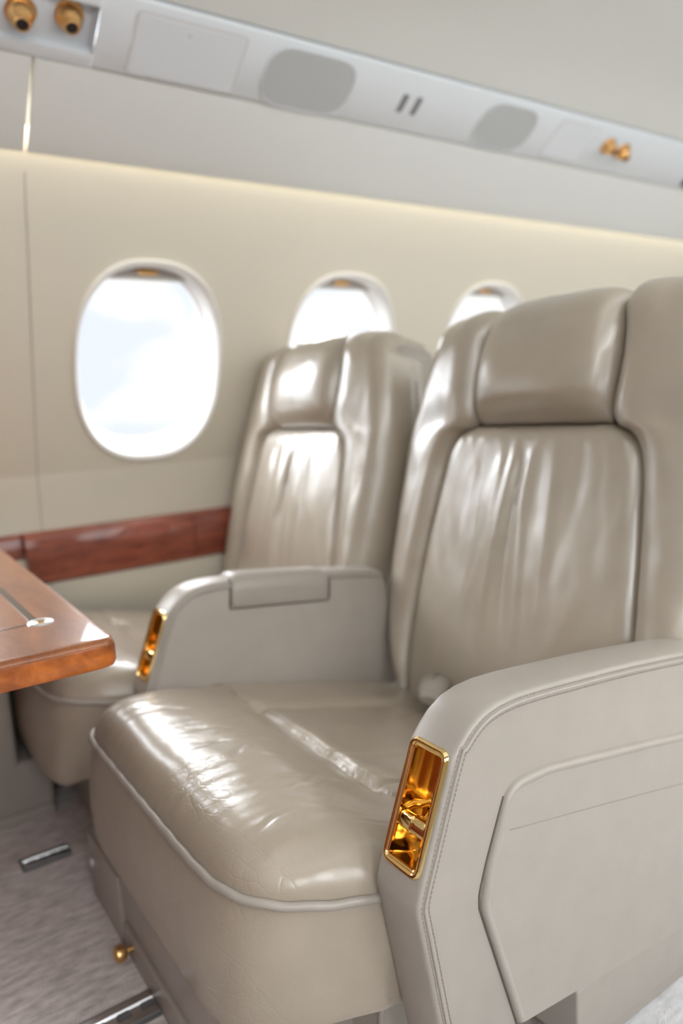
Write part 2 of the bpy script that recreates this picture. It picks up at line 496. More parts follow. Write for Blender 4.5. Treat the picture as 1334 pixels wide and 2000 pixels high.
# valance panels hiding the cove light, with an open joint at x = 0.5
def valance(side, x0, x1):
    mb = MB()
    f = [(2.0027, 1.9484), (2.0493, 1.9049), (2.101, 1.8594), (2.1528, 1.8159), (2.1859, 1.789), (2.1932, 1.7849), (2.1963, 1.79), (2.1921, 1.7973)]
    bk = [(2.1631, 1.8242), (2.101, 1.878), (2.0131, 1.9556)]
    rows = [[(x, ypos(y, side), z) for y, z in f + bk] for x in (x0, x1)]
    mb.grid(rows, close_v=True)
    n = len(f + bk)
    mb.f += [tuple(range(n)), tuple(range(2 * n - 1, n - 1, -1))]
    return mb
JX = 0.514
struct(valance(1, XA, JX - 0.004).build('trim_1', UPPER))
struct(valance(1, JX + 0.004, XB).build('trim_2', UPPER))
struct(valance(-1, XA, XB).build('trim_3', UPPER))
# closing soffit behind the valances
for k, side in ((4, 1), (5, -1)):
    mb = MB(); mb.grid([[(x, ypos(y, side), z) for y, z in [(1.9975, 1.966), (2.1217, 1.9297), (2.2252, 1.878), (2.2356, 1.8935), (2.1217, 1.9608), (1.9975, 1.9815)]] for x in (XA, XB)], close_v=True)
    struct(mb.build('trim_%d' % k, TRIMW, smooth=False))

# passenger service strip
KS = 1.035
SA = Vector((2.0027, 1.9515)); SB = Vector((1.8402, 2.0643)); SE = (SB - SA).normalized(); SL = (SB - SA).length / KS
SN = Vector((SE.y, -SE.x)); SN = SN if SN.y < 0 else -SN            # faces the cabin (down and inward)
def sp3(x, t, n, side=1):
    p = SA + SE * t * KS + SN * n * KS
    return (x * KS, ypos(p.x, side), p.y)
def strip(side):
    mb = MB()
    prof = [(0.0, -0.03), (0.0, -0.002), (0.002, 0.003), (0.008, 0.007), (SL / 2, 0.009), (SL - 0.006, 0.0075), (SL - 0.002, 0.005), (SL, 0.001), (SL, -0.03)]
    hx0, hx1, ht0, ht1 = 0.40, 0.628, 0.035, 0.150                   # recess with the two air nozzles
    if side < 0:
        mb.grid([[sp3(x, t, n, side) for t, n in prof] for x in (XA, XB)])
        return mb
    def seg(x0, x1): mb.grid([[sp3(x, t, n) for t, n in prof] for x in (x0, x1)])
    seg(XA, hx0); seg(hx1, XB)
    for a, b in ((0.0, ht0), (ht1, SL)):
        pr = [(a, 0.008 if a > 0 else 0.002), ((a + b) / 2, 0.009), (b, 0.008 if b < SL else 0.002)]
        if a == 0.0: pr = [(0, -0.03)] + pr
        else: pr = pr + [(SL, -0.03)]
        mb.grid([[sp3(x, t, n) for t, n in pr] for x in (hx0, hx1)])
    # the recess slopes deeper toward its aft end
    def dp(x): return lerp(0.000, -0.022, (x - hx0) / (hx1 - hx0))
    mb.grid([[sp3(x, t, dp(x)) for t in (ht0 + 0.006, ht1 - 0.006)] for x in (hx0, hx1 - 0.006)])
    mb.grid([[sp3(hx0, ht0, 0.008), sp3(hx1, ht0, 0.008)], [sp3(hx0, ht0 + 0.006, dp(hx0)), sp3(hx1 - 0.006, ht0 + 0.006, dp(hx1 - 0.006))]])
    mb.grid([[sp3(hx0, ht1, 0.008), sp3(hx1, ht1, 0.008)], [sp3(hx0, ht1 - 0.006, dp(hx0)), sp3(hx1 - 0.006, ht1 - 0.006, dp(hx1 - 0.006))]])
    mb.grid([[sp3(hx0, ht0, 0.008), sp3(hx0, ht1, 0.008)], [sp3(hx0, ht0 + 0.006, dp(hx0)), sp3(hx0, ht1 - 0.006, dp(hx0))]])
    mb.grid([[sp3(hx1, ht0, 0.008), sp3(hx1, ht1, 0.008)], [sp3(hx1 - 0.006, ht0 + 0.006, dp(hx1 - 0.006)), sp3(hx1 - 0.006, ht1 - 0.006, dp(hx1 - 0.006))]])
    return mb
struct(strip(1).build('trim_6', STRIP)); struct(strip(-1).build('trim_7', STRIP))

# thin joints of the wall covering
mb = MB()
pts = [(y, z) for y, z in LOWER[3:]] + [tuple(WA + WE * s) for s in (0.6, 0.3, 0.0)]
mb.grid([[(JX + dx, y - 0.0015, z) for y, z in pts] for dx in (-0.0016, 0.0016)])
struct(mb.build('trim_8', GROOVE))

# ---- items on the service strip
def slab_outline(pts2, n0, n1, bev=0.003):
    """closed raised panel on the strip from a 2D outline (x, t)"""
    mb = MB(); o = [Vector(p) for p in pts2]; i1 = inset(o, bev)
    i2 = inset(o, bev + 0.0015)
    rows = [[sp3(p.x, p.y, n0) for p in o], [sp3(p.x, p.y, n1 - bev * 0.6) for p in o], [sp3(p.x, p.y, n1) for p in i1], [sp3(p.x, p.y, n1) for p in i2]]
    mb.grid(rows, close_v=True)
    k = len(o); base = len(mb.v) - k
    mb.f.append(tuple(base + j for j in range(k)))
    return mb
def rect(x0, x1, t0, t1, r): return round_poly([(x0, t0), (x1, t0), (x1, t1), (x0, t1)], r)
d = slab_outline(rect(0.716, 1.004, 0.012, 0.163, 0.014), 0.0, 0.0105); p1 = thing('access_panel', 'large pale rectangular access panel in overhead strip, next to the near air nozzles', 'panel', sp3(0.86, 0.09, 0.0))
def reparent(o, p):
    for v in o.data.vertices: v.co -= p.location
    o.parent = p
def gasket(x0, x1, t0, t1, w, p):
    mb = MB(); o = [Vector(q) for q in rect(x0 - w, x1 + w, t0 - w, t1 + w, 0.018)]; i_ = [Vector(q) for q in rect(x0 + .001, x1 - .001, t0 + .001, t1 - .001, 0.014)]
    mb.grid([[sp3(q.x, q.y, 0.0085) for q in o], [sp3(q.x, q.y, 0.0097) for q in i_]], close_v=True)
    g = mb.build('gap_rim', p_gasket); reparent(g, p)
p_gasket = plain('panel_outline', (0.50, 0.50, 0.51), 0.6)
reparent(d.build('door', STRIP), p1); gasket(0.716, 1.004, 0.012, 0.163, 0.006, p1)
mb = MB(); mb.lathe([(0.0, 0.0), (0.006, 0.0), (0.006, 0.002), (0.0, 0.003)], sp3(0.852, 0.137, 0.0095), (0, SN.x, SN.y)); reparent(mb.build('latch_button', p_gasket), p1)
p2 = thing('access_panel', 'small pale square access panel in overhead strip beside the far air nozzles', 'panel', sp3(2.35, 0.09, 0.0))
d = slab_outline(rect(2.25, 2.46, 0.022, 0.162, 0.014), 0.0, 0.0105); reparent(d.build('door', STRIP), p2); gasket(2.25, 2.46, 0.022, 0.162, 0.005, p2)
for x0, x1, t0, t1, lb in ((1.083, 1.366, 0.008, 0.172, 'larger grey oblong speaker grille in overhead strip, nearest the large access panel'),
                           (1.893, 2.142, 0.012, 0.170, 'smaller grey rounded speaker grille farther along the overhead strip')):
    t = thing('speaker_grille', lb, 'speaker', sp3((x0 + x1) / 2, 0.09, 0.0))
    o = slab_outline(rect(x0, x1, t0, t1, 0.072), 0.004, 0.0125, 0.004).build('mesh_cover', GRILLE); reparent(o, t)
    rim = MB(); rim.tube([sp3(q.x, q.y, 0.0095) for q in rect(x0 - 0.002, x1 + 0.002, t0 - 0.002, t1 + 0.002, 0.074)], 0.0035, closed=True)
    reparent(rim.build('rim', STRIP), t)
for x, lb in ((1.563, 'dark air slot in overhead strip, the one nearer the large speaker'), (1.617, 'dark air slot in overhead strip, the one nearer the small speaker')):
    t = thing('air_slot', lb, 'vent', sp3(x, 0.093, 0.0), group='pair of dark slots in the overhead strip')
    o = slab_outline(rect(x - 0.011, x + 0.011, 0.062, 0.124, 0.006), 0.004, 0.0098, 0.002).build('slot_opening', SLOT); reparent(o, t)
    rim = MB(); rim.tube([sp3(q.x, q.y, 0.0092) for q in rect(x - 0.012, x + 0.012, 0.061, 0.125, 0.006)], 0.0022, closed=True)
    reparent(rim.build('rim', STRIP), t)
def nozzle(x, t_, r, lb, dirv, base):
    o = thing('air_nozzle', lb, 'air nozzle', sp3(x, t_, base), group='gold air nozzles in the overhead strip')
    ax0 = Vector((0, SN.x, SN.y)); ax = (ax0 + Vector(dirv)).normalized(); c = Vector(sp3(x, t_, base))
    mb = MB(); mb.lathe([(r * 0.9, -0.004), (r * 1.22, -0.002), (r * 1.25, 0.004), (r * 1.15, 0.009), (r * 1.0, 0.010)], c, ax0); reparent(mb.build('collar', GOLDB), o)
    mb = MB(); mb.lathe([(r * 0.85, -0.002), (r * 1.02, r * 0.35), (r * 1.0, r * 0.75), (r * 0.86, r * 1.15), (r * 0.62, r * 1.45), (r * 0.60, r * 1.5), (r * 0.58, r * 1.74), (r * 0.54, r * 1.80), (r * 0.46, r * 1.77), (r * 0.45, r * 1.6)], c, ax); reparent(mb.build('eyeball', GOLDB), o)
    mb = MB(); mb.lathe([(0, r * 1.70), (r * 0.38, r * 1.70), (r * 0.46, r * 1.68), (r * 0.46, r * 1.5)], c, ax); reparent(mb.build('outlet', BLACK), o)
nozzle(0.460, 0.092, 0.031, 'gold air nozzle at upper left corner, the one farther from the access panel', (-0.10, -0.05, -0.15), -0.010)
nozzle(0.567, 0.103, 0.031, 'gold air nozzle in recess, the one nearer the large access panel', (-0.05, -0.05, -0.15), -0.022)
nozzle(2.557, 0.112, 0.027, 'distant gold air nozzle, the one nearer the small access panel', (0.0, -0.1, 0.1), 0.006)
nozzle(2.655, 0.106, 0.027, 'distant gold air nozzle, second after the small access panel', (-0.1, 0.1, 0.0), 0.006)
t = thing('reading_light_socket', 'small dark round fitting at the right end of the overhead strip', 'fitting', sp3(3.185, 0.04, 0.0))
mb = MB(); mb.lathe([(0, 0.016), (0.018, 0.016), (0.024, 0.010), (0.026, 0.0)], sp3(3.185, 0.04, 0.006), (0, SN.x, SN.y)); reparent(mb.build('lens', BLACK), t)
mb = MB(); mb.lathe([(0.026, 0.0), (0.031, 0.002), (0.033, -0.002)], sp3(3.185, 0.04, 0.009), (0, SN.x, SN.y)); reparent(mb.build('bezel', STRIP), t)

# ================================================================== WOOD SIDE LEDGE AND CONSOLE
ld = thing('side_ledge', 'glossy mahogany ledge running along the sidewall behind the table', 'ledge', (1.2, 2.50, 0.54))
def ledge_piece(nm, x0, x1, yf, top, bot, p):
    mb = MB()
    pr = [(2.56, bot), (yf + 0.010, bot), (yf, bot + 0.008), (yf - 0.004, (bot + top) / 2), (yf, top - 0.018), (yf + 0.003, top - 0.009), (yf + 0.009, top - 0.003), (yf + 0.020, top), (2.56, top + 0.002)]
    n = len(pr); mb.grid([[(x, y, z) for y, z in pr] for x in (x0, x1)], close_v=True)
    mb.f += [tuple(range(n)), tuple(range(2 * n - 1, n - 1, -1))]
    o = mb.build(nm, MAHOG); reparent(o, p); return o
ledge_piece('ledge_panel', 0.447, 1.019, 2.479, 0.706, 0.538, ld)
ledge_piece('ledge_panel', 1.022, 2.02, 2.480, 0.706, 0.538, ld)
ledge_piece('ledge_return', -0.6, 0.445, 2.520, 0.706, 0.538, ld)
cs = thing('side_console', 'dark beige lower sidewall console beside the floor under the table', 'console', (-0.3, 2.25, 0))
mb = MB(); mb.box((-1.0, 2.03, 0.0), (0.285, 2.46, 0.46), 0.015); mb.box((-1.0, 2.031, 0.0), (0.365, 2.46, 0.165), 0.015); reparent(mb.build('console_body', LEB), cs)
mb = MB(); mb.box((-1.0, 2.022, 0.0), (0.360, 2.037, 0.03), 0.004); reparent(mb.build('kick_strip', LEB), cs)

# ================================================================== TABLE
tb = thing('dining_table', 'glossy wooden cabin table with rounded corner and dark inlay line', 'table', (0.0, 2.3, 0.72))
def table_outline():
    return [Vector(p) for p in round_poly([(-0.75, 1.108), (0.318, 1.108), (0.342, 2.47), (-0.75, 2.47)], [0.05, 0.036, 0.05, 0.05], 8)]
TO = table_outline()
mb = MB(); rows = []
for ins, z in ((0.010, 0.673), (0.003, 0.676), (0.0, 0.683), (0.0, 0.704), (0.0012, 0.7100)):
    rows.append([(p.x, p.y, z) for p in inset(TO, ins)])
mb.grid(rows, close_v=True); k = len(TO)
mb.f.append(tuple(range(k))[::-1])
o = mb.build('table_edge', BURL); reparent(o, tb)
mb = MB(); rows = []
for ins, z in ((0.0012, 0.7100), (0.003, 0.7150), (0.007, 0.7185), (0.014, 0.7198)):
    rows.append([(p.x, p.y, z) for p in inset(TO, ins)])
mb.grid(rows, close_v=True); mb.f.append(tuple(3 * k + j for j in range(k)))
o = mb.build('table_top', TABTOP); reparent(o, tb)
mb = MB()
mb.box((0.228, 1.292, 0.7195), (0.242, 2.44, 0.7204)); mb.box((-0.7, 1.292, 0.7195), (0.242, 1.300, 0.7204))
o = mb.build('inlay_line', INLAY, smooth=False); reparent(o, tb)
mb = MB(); c = (0.242, 1.294, 0.7195)
mb.lathe([(0.0125, 0.0010), (0.014, 0.0026), (0.0175, 0.0034), (0.0205, 0.0022), (0.022, 0.0)], c, (0, 0, 1))
o = mb.build('button_ring', STEEL); reparent(o, tb)
mb = MB(); mb.lathe([(0.0, 0.0030), (0.006, 0.0029), (0.010, 0.0022), (0.0125, 0.0008)], c, (0, 0, 1)); o = mb.build('release_button', GOLD); reparent(o, tb)
mb = MB(); mb.box((-0.35, 2.32, 0.475), (0.10, 2.46, 0.676), 0.01)
o = mb.build('support_bracket', MAHOG); reparent(o, tb)

# ================================================================== SEATS
VC = 1.135
HALF = 0.41
def add(a, b): return (a[0] + b[0], a[1] + b[1], a[2] + b[2])

# ---- cushion ---------------------------------------------------------------
def front_u(x):
    """front edge of the cushion at lateral position x (x > 0 is the window side)"""
    q = min(1.0, abs(x) / HALF)
    return -0.207 + 0.19 * q ** (8 if x < 0 else 14)
def cushion_curves(n):
    raw = []
    M_ = 400
    for i in range(M_ + 1):
        x = -HALF * math.cos(math.pi * i / M_)
        raw.append(Vector((front_u(x), x)))
    raw = [Vector((0.10, -HALF)), Vector((0.04, -HALF))] + raw + [Vector((0.04, HALF)), Vector((0.10, HALF))]
    return resample(raw, n)
def top_plane(u): return 0.468 - 0.088 * (u + 0.045) / 0.67
CREASES = []
rnd = random.Random(11)
def cr(u0, x0, u1, x1, dep, wid): CREASES.append((Vector((u0, x0)), Vector((u1, x1)), dep, wid))
# fan of creases rolling over the front edge (most of them on the aisle side), and long folds
for i in range(46):
    x = rnd.uniform(-0.34, 0.28); L = rnd.uniform(0.03, 0.12); a = rnd.uniform(-0.7, 0.7)
    u = rnd.uniform(-0.17, 0.0)
    cr(u, x, u + L * math.cos(a), x + L * math.sin(a), rnd.uniform(0.0006, 0.0015), rnd.uniform(0.002, 0.0038))
cr(-0.12, -0.14, 0.07, -0.20, 0.0016, 0.004); cr(-0.10, 0.10, 0.06, 0.02, 0.0014, 0.004); cr(-0.08, -0.24, 0.03, -0.33, 0.0012, 0.004)
cr(0.13, -0.06, 0.30, -0.10, 0.004, 0.007); cr(0.30, -0.10, 0.44, -0.03, 0.003, 0.007)
cr(0.40, 0.02, 0.56, 0.10, 0.003, 0.006); cr(0.42, 0.10, 0.56, 0.16, 0.0025, 0.006); cr(0.36, 0.14, 0.52, 0.22, 0.002, 0.006)
for i in range(12):                                                 # short gathers along the cross seam
    x = lerp(-0.20, 0.10, i / 11) + rnd.uniform(-.01, .01)
    cr(0.112, x, 0.112 + rnd.uniform(0.02, 0.045), x + rnd.uniform(-0.012, 0.012), 0.0004, 0.0045)
def seg_d(p, a, b):
    ab = b - a; t = max(0.0, min(1.0, (p - a).dot(ab) / ab.length_squared)); return (p - a - ab * t).length, t
def crease_h(u, x):
    h = 0.0; p = Vector((u + 0.006 * nz3(u * 30, x * 30, 0), x + 0.006 * nz3(u * 30, x * 30, 5)))
    for a, b, dep, wid in CREASES:
        if abs(u - (a.x + b.x) / 2) > 0.14 or abs(x - (a.y + b.y) / 2) > 0.14: continue
        d_, t_ = seg_d(p, a, b)
        if d_ < wid * 3: h -= dep * math.exp(-(d_ / wid) ** 2) * math.sin(math.pi * min(0.97, max(0.03, t_))) ** 0.5
    return h
SEAM_U, PADX = 0.105, 0.205
def seam_u(x): return SEAM_U + 0.012 * math.cos(x / HALF * math.pi / 2) - 0.004 + 0.002 * math.sin(x * 60)
def cushion_height(u, x, d):
    r = 0.125
    q = 1 - min(1.0, d / r)
    top = top_plane(u)
    h = 0.404 + (top - 0.404) * math.sqrt(max(0.0, 1 - q ** 2.3))
    h += 0.012 * math.exp(-((u + 0.02) / 0.07) ** 2) * (1 - (x / HALF) ** 4)
    h -= 0.010 * sstep(0.90, 1.0, abs(x) / HALF) * sstep(0.0, 0.05, u)   # tucks down next to the armrests
    # seams: cross seam, and the two seams beside the pad
    e_u = u - seam_u(x); e_x = abs(x) - PADX
    if e_x < 0.05:
        fade = sstep(0.05, -0.01, e_x)
        h -= fade * 0.017 * math.exp(-(max(0, -e_u) / 0.030) ** 1.3) if e_u < 0 else fade * 0.017 * math.exp(-(e_u / 0.012) ** 2)
        h -= 0.004 * sstep(0.0, 0.05, e_u) * sstep(0.0, -0.03, e_x)
        if e_u > 0: h += fade * 0.004 * math.exp(-((e_u - 0.04) / 0.03) ** 2)
    if e_u > 0:
        h -= 0.010 * math.exp(-(abs(e_x) / 0.009)) * sstep(0.0, 0.02, e_u)
        h += 0.006 * sstep(0.0, 0.05, e_x) * (1 - sstep(0.35, 0.6, u))
    h += 0.0022 * nz3(u * 9, x * 9, 1.3) + 0.0012 * nz3(u * 22, x * 22, 7.7)
    h += 0.0018 * nz3(u * 7, x * 42, 3.1) * sstep(0.02, -0.10, u)        # soft cross ripples on the roll
    return h + crease_h(u, x)
def build_cushion(root):
    nS, nT1, nT2 = 240, 84, 110
    Pc = cushion_curves(nS)
    # lateral position of each column at the cross seam: aligned so that the pad seams fall on columns
    qx = [lerp(-HALF, HALF, i / (nS - 1)) for i in range(nS)]
    jl = min(range(nS), key=lambda i: abs(qx[i] + PADX)); jr = min(range(nS), key=lambda i: abs(qx[i] - PADX))
    rows = []
    for i in range(nT1 + 1):
        t = (i / nT1) ** 1.15; row = []
        for j in range(nS):
            p = Pc[j]; q = Vector((seam_u(qx[j]), qx[j]))
            pt = p.lerp(q, t)
            # distance to the front outline
            d_ = (pt - p).length
            if abs(pt.y) < HALF: d_ = min(d_, (pt.x - front_u(pt.y)) * 1.0 + 0.0)
            side_in = HALF - abs(pt.y)
            d_ = max(0.0, min(d_, max(0.0, pt.x - front_u(pt.y)) if abs(pt.y) < HALF * 0.999 else d_))
            if pt.x > 0.02: d_ = max(d_, (pt.x - 0.02) * 1.6)
            row.append((pt.x, pt.y, cushion_height(pt.x, pt.y, d_)))
        rows.append(row)
    for i in range(1, nT2 + 1):
        u_ = i / nT2
        rows.append([(lerp(seam_u(qx[j]), 0.66, u_), qx[j], cushion_height(lerp(seam_u(qx[j]), 0.66, u_), qx[j], 1.0)) for j in range(nS)])
    main = MB(); pad = MB()
    K = nS
    allv = [p for r in rows for p in r]
    fm, fp = [], []
    for i in range(len(rows) - 1):
        for j in range(K - 1):
            f = (i * K + j, i * K + j + 1, (i + 1) * K + j + 1, (i + 1) * K + j)
            (fp if (i >= nT1 and jl <= j < jr) else fm).append(f)
    def sub(mbx, faces):
        idx = {}; vs = []; fs = []
        for f in faces:
            g = []
            for q in f:
                if q not in idx: idx[q] = len(vs); vs.append(allv[q])
                g.append(idx[q])
            fs.append(tuple(g))
        mbx.add(vs, fs)
    sub(main, fm); sub(pad, fp)
    o = main.build('seat_cushion', LEA, root)
    pd = pad.build('cushion_pad', LEA, root)
    # padded front valance
    val = MB(); rows = []; nV = 26
    Pv = cushion_curves(200)
    for i in range(nV + 1):
        t = i / nV; row = []
        for j, p in enumerate(Pv):
            a = Pv[max(j - 1, 0)]; b = Pv[min(j + 1, len(Pv) - 1)]
            tn = (b - a).normalized(); nr = Vector((-tn.y, tn.x))
            if nr.dot(p - Vector((0.3, 0))) < 0: nr = -nr
            sw = sstep(0.10, 0.0, HALF - abs(p.y))
            bot = lerp(0.188, 0.235, sw)
            out = 0.013 * math.sin(math.pi * min(1, t * 1.05)) ** 0.8 - 0.012 * t
            z = lerp(0.398, bot, min(1, t / 0.93))
            if t > 0.88: q = (t - 0.88) / 0.12; out -= 0.035 * q * q; z = lerp(0.398, bot, min(1, t / 0.93)) + 0.004 * q
            out += 0.0016 * nz3(p.x * 16, p.y * 16, z * 9) * math.sin(math.pi * t)
            out *= 1 - 0.75 * sw
            row.append((p.x + nr.x * out, p.y + nr.y * out, z))
        rows.append(row)
    val.grid(rows); val.build('front_valance', LEA, root)
    pip = MB()
    tp = []
    for j, p in enumerate(Pv[6:-6]):
        a = Pv[j + 5]; b = Pv[j + 7]; tn = (b - a).normalized(); nr = Vector((-tn.y, tn.x))
        if nr.dot(p - Vector((0.3, 0))) < 0: nr = -nr
        k_ = 0.004 * (1 - sstep(0.02, 0.0, HALF - abs(p.y)))
        tp.append((p.x + nr.x * k_, p.y + nr.y * k_, 0.4035 + 0.0008 * math.sin(j * 0.7)))
    pip.tube(tp, 0.0065, 10); pp = pip.build('piping', LEB, root)
    # body under the leather
    bd = MB(); bd.box((-0.12, -HALF + 0.03, 0.245), (0.62, HALF - 0.03, 0.385), 0.02); bd.build('cushion_core', LEB, root)
    # shell under the seat with its corner piping
    sh = MB(); sh.box((0.03, -0.345, 0.03), (0.60, 0.345, 0.228), 0.012); pn = sh.build('seat_pan', LEB, root)
    sp_ = MB(); sp_.tube([(0.030, -0.345, lerp(0.04, 0.222, i / 10)) for i in range(11)], 0.0045); sp_.tube([(lerp(0.03, 0.56, i / 10), -0.345, 0.223) for i in range(11)], 0.004)
    sp_.build('pan_piping', LEB, pn)

# ---- back -------------------------------------------------------------------
B0, RB = 1.292, 0.062
def bpt(a, b, n):
    """back frame: a lateral, b height along the back, n outwards (forward)"""
    k = 0.14; U0 = 0.615; W0 = 0.45
    dl = math.sqrt(1 + k * k); up = Vector((k / dl, 1 / dl)); fw = Vector((-1 / dl, k / dl))   # in (u, w)
    base = Vector((U0, W0))
    if b <= B0:
        p = base + up * ((b - W0) * dl) + fw * n
    else:
        ctr = base + up * ((B0 - W0) * dl) - fw * RB
        arc = (b - B0) / RB
        if arc <= math.pi / 2:
            p = ctr + (fw * math.cos(arc) + up * math.sin(arc)) * (RB + n)
        else:
            p = ctr + up * (RB + n) - fw * (b - B0 - RB * math.pi / 2)
    return (p.x, a, p.y)
INNER = [(0.30, 0.36), (0.312, 0.45), (0.318, 0.55), (0.312, 0.68), (0.302, 0.80), (0.291, 0.90), (0.279, 0.98), (0.264, 1.025), (0.240, 1.053), (0.212, 1.066), (0.197, 1.082), (0.191, 1.11), (0.195, 1.17), (0.197, 1.22), (0.194, 1.27), (0.186, 1.31), (0.178, 1.36), (0.172, 1.42), (0.170, 1.50)]
OUTER = [(0.33, 0.36), (0.372, 0.43), (0.405, 0.50), (0.430, 0.58), (0.446, 0.68), (0.453, 0.80), (0.455, 0.90), (0.454, 1.0), (0.447, 1.08), (0.435, 1.15), (0.418, 1.22), (0.400, 1.28), (0.385, 1.33), (0.372, 1.38), (0.362, 1.44), (0.358, 1.50)]
def build_bolster(root, sg):
    ns = 150
    I_ = smooth_curve([Vector((a, b)) for a, b in INNER], ns); O_ = smooth_curve([Vector((a, b)) for a, b in OUTER], ns)
    # match by height so the cross sections stay level
    def by_height(curve, b):
        for p, q in zip(curve, curve[1:]):
            if p.y <= b <= q.y: return p.lerp(q, (b - p.y) / max(1e-9, q.y - p.y))
        return curve[0] if b < curve[0].y else curve[-1]
    rows = []
    for i in range(ns):
        ip = I_[i]; s_ = i / (ns - 1)
        ob = lerp(ip.y, lerp(0.36, 1.50, s_), 0.35)
        op = by_height(O_, min(1.4999, max(0.3601, ob)))
        row = []; nA = 30
        for j in range(nA + 1):
            t = j / nA
            a = lerp(ip.x, op.x, t ** 1.0); b = lerp(ip.y, op.y, t)
            w = max(0.05, op.x - ip.x)
            d_in = t * w; d_out = (1 - t) * w
            q = 1 - min(1.0, d_in / 0.045); n = -0.016 + 0.040 * math.sqrt(max(0, 1 - q * q))
            n += 0.012 * math.exp(-((d_in - 0.06) / 0.05) ** 2)
            hs = sstep(1.02, 1.16, b) * (1 - sstep(1.27, 1.36, b))
            n += 0.010 * hs * math.sin(math.pi * min(1, t * 1.1))
            er = 0.058
            if d_out < er: q = 1 - d_out / er; n -= er * (1 - math.sqrt(max(0, 1 - q * q))) * 0.95
            n += 0.0018 * nz3(a * 12 * sg, b * 10, 2.0) + 0.0010 * nz3(a * 30 * sg, b * 18, 4.0)
            n *= 1 - 0.35 * sstep(1.30, 1.40, b)
            row.append(bpt(a * sg, b, n))
        # side going rearwards, with a sewn seam half way
        n0 = -0.05
        for j in range(1, 17):
            t = j / 16; n = lerp(n0, -0.175, t) - 0.0
            bulge = 0.006 * math.sin(math.pi * t) - 0.004 * math.exp(-((t - 0.45) / 0.04) ** 2)
            row.append(bpt((op.x + bulge - 0.012 * t * t) * sg, op.y if op.y < B0 else B0 + (op.y - B0) * (1 - 0.3 * t), n if op.y < B0 else lerp(n, n0 - 0.03 * t, sstep(B0, B0 + 0.1, op.y))))
        rows.append(row)
    mb = MB(); mb.grid(rows, flip=sg < 0)
    o = mb.build('back_bolster', LEC, root)
    pip = MB(); pts = []
    for i in range(6, ns - 34, 2):
        pts.append(tuple(Vector(rows[i][30 + 7]) + Vector((0, 0.0012 * sg, 0))))
    pip.tube(pts, 0.0028, 6); pip.build('bolster_piping', LEB, o)
def build_insert(root):
    nb, na = 130, 110; rows = []
    I_ = smooth_curve([Vector((a, b)) for a, b in INNER if b < 1.07], 200)
    bmax = 1.066
    def half(b):
        for p, q in zip(I_, I_[1:]):
            if p.y <= b <= q.y: return lerp(p.x, q.x, (b - p.y) / max(1e-9, q.y - p.y))
        return I_[-1].x
    for i in range(nb + 1):
        b = lerp(0.37, bmax + 0.004, (i / nb) ** 0.85); hw = half(min(b, bmax - 0.001)) + 0.004; row = []
        for j in range(na + 1):
            x = -math.cos(math.pi * j / na) * hw
            d_ = hw - abs(x); d2 = bmax + 0.006 - b
            q = 1 - min(1.0, d_ / 0.040); n = -0.018 + 0.036 * math.sqrt(max(0, 1 - q * q))
            q2 = 1 - min(1.0, d2 / 0.045); n -= 0.030 * (1 - math.sqrt(max(0, 1 - q2 * q2)))
            n += 0.016 * (1 - (x / hw) ** 2) * math.sin(math.pi * min(1, max(0, (b - 0.38) / 0.7)))
            # leather hangs in soft vertical folds from the middle of the panel
            fold = 0.0
            for fx, ft, amp, wd in ((0.045, 0.055, 0.0052, 0.013), (0.078, 0.13, 0.0034, 0.016), (-0.02, -0.03, 0.0030, 0.015), (-0.075, -0.10, 0.0022, 0.02), (0.005, 0.01, -0.0035, 0.012), (0.12, 0.17, -0.002, 0.02)):
                xc = lerp(ft, fx, sstep(0.45, 1.0, b)) + 0.01 * math.sin(b * 9 + fx * 40)
                fold += amp * math.exp(-((x - xc) / wd) ** 2)
            n += 1.9 * fold * sstep(0.50, 0.72, b) * sstep(1.05, 0.95, b)
            n += 0.0030 * nz3(x * 11, b * 5, 9.0) + 0.0013 * nz3(x * 30, b * 13, 2.0)
            # short gathers under the headrest
            n += 0.0006 * math.sin(x * 150 + 3 * nz3(x * 9, 0, 0)) * sstep(0.98, 1.04, b)
            row.append(bpt(x, b, n))
        rows.append(row)
    mb = MB(); mb.grid(rows, flip=True); mb.build('back_cushion', LEC, root)
def build_headrest(root):
    nb, na = 90, 70; rows = []
    b0 = 1.072
    def hw_(b):
        pts = [(1.06, 0.170), (1.075, 0.186), (1.10, 0.190), (1.16, 0.195), (1.22, 0.197), (1.27, 0.194), (1.31, 0.186), (1.36, 0.178), (1.50, 0.170)]
        for (x0, y0), (x1, y1) in zip(pts, pts[1:]):
            if x0 <= b <= x1: return lerp(y0, y1, (b - x0) / (x1 - x0))
        return 0.17
    for i in range(nb + 1):
        b = b0 + (1.50 - b0) * (i / nb) ** 1.2; row = []
        for j in range(na + 1):
            hw = hw_(b) + 0.002; x = -math.cos(math.pi * j / na) * hw
            d_ = hw - abs(x); q = 1 - min(1.0, d_ / 0.045)
            d2 = b - b0; q2 = 1 - min(1.0, d2 / 0.075)
            n = -0.016 + 0.030 * math.sqrt(max(0, 1 - q * q))
            n += 0.046 * math.sin(math.pi * min(1.0, max(0.0, (1.40 - b) / 0.42)) ** 0.9) * (1 - abs(x / hw) ** 4 * 0.8) * (b < 1.40) + 0.012 * sstep(1.40, 1.2, b)
            n = -0.018 + (n + 0.018) * math.sqrt(max(0, 1 - q2 * q2))
            n += 0.0022 * nz3(x * 10, b * 12, 5.0) + 0.001 * nz3(x * 26, b * 20, 1.0)
            row.append(bpt(x, b, n))
        rows.append(row)
    mb = MB(); mb.grid(rows, flip=True); mb.build('headrest', LEC, root)
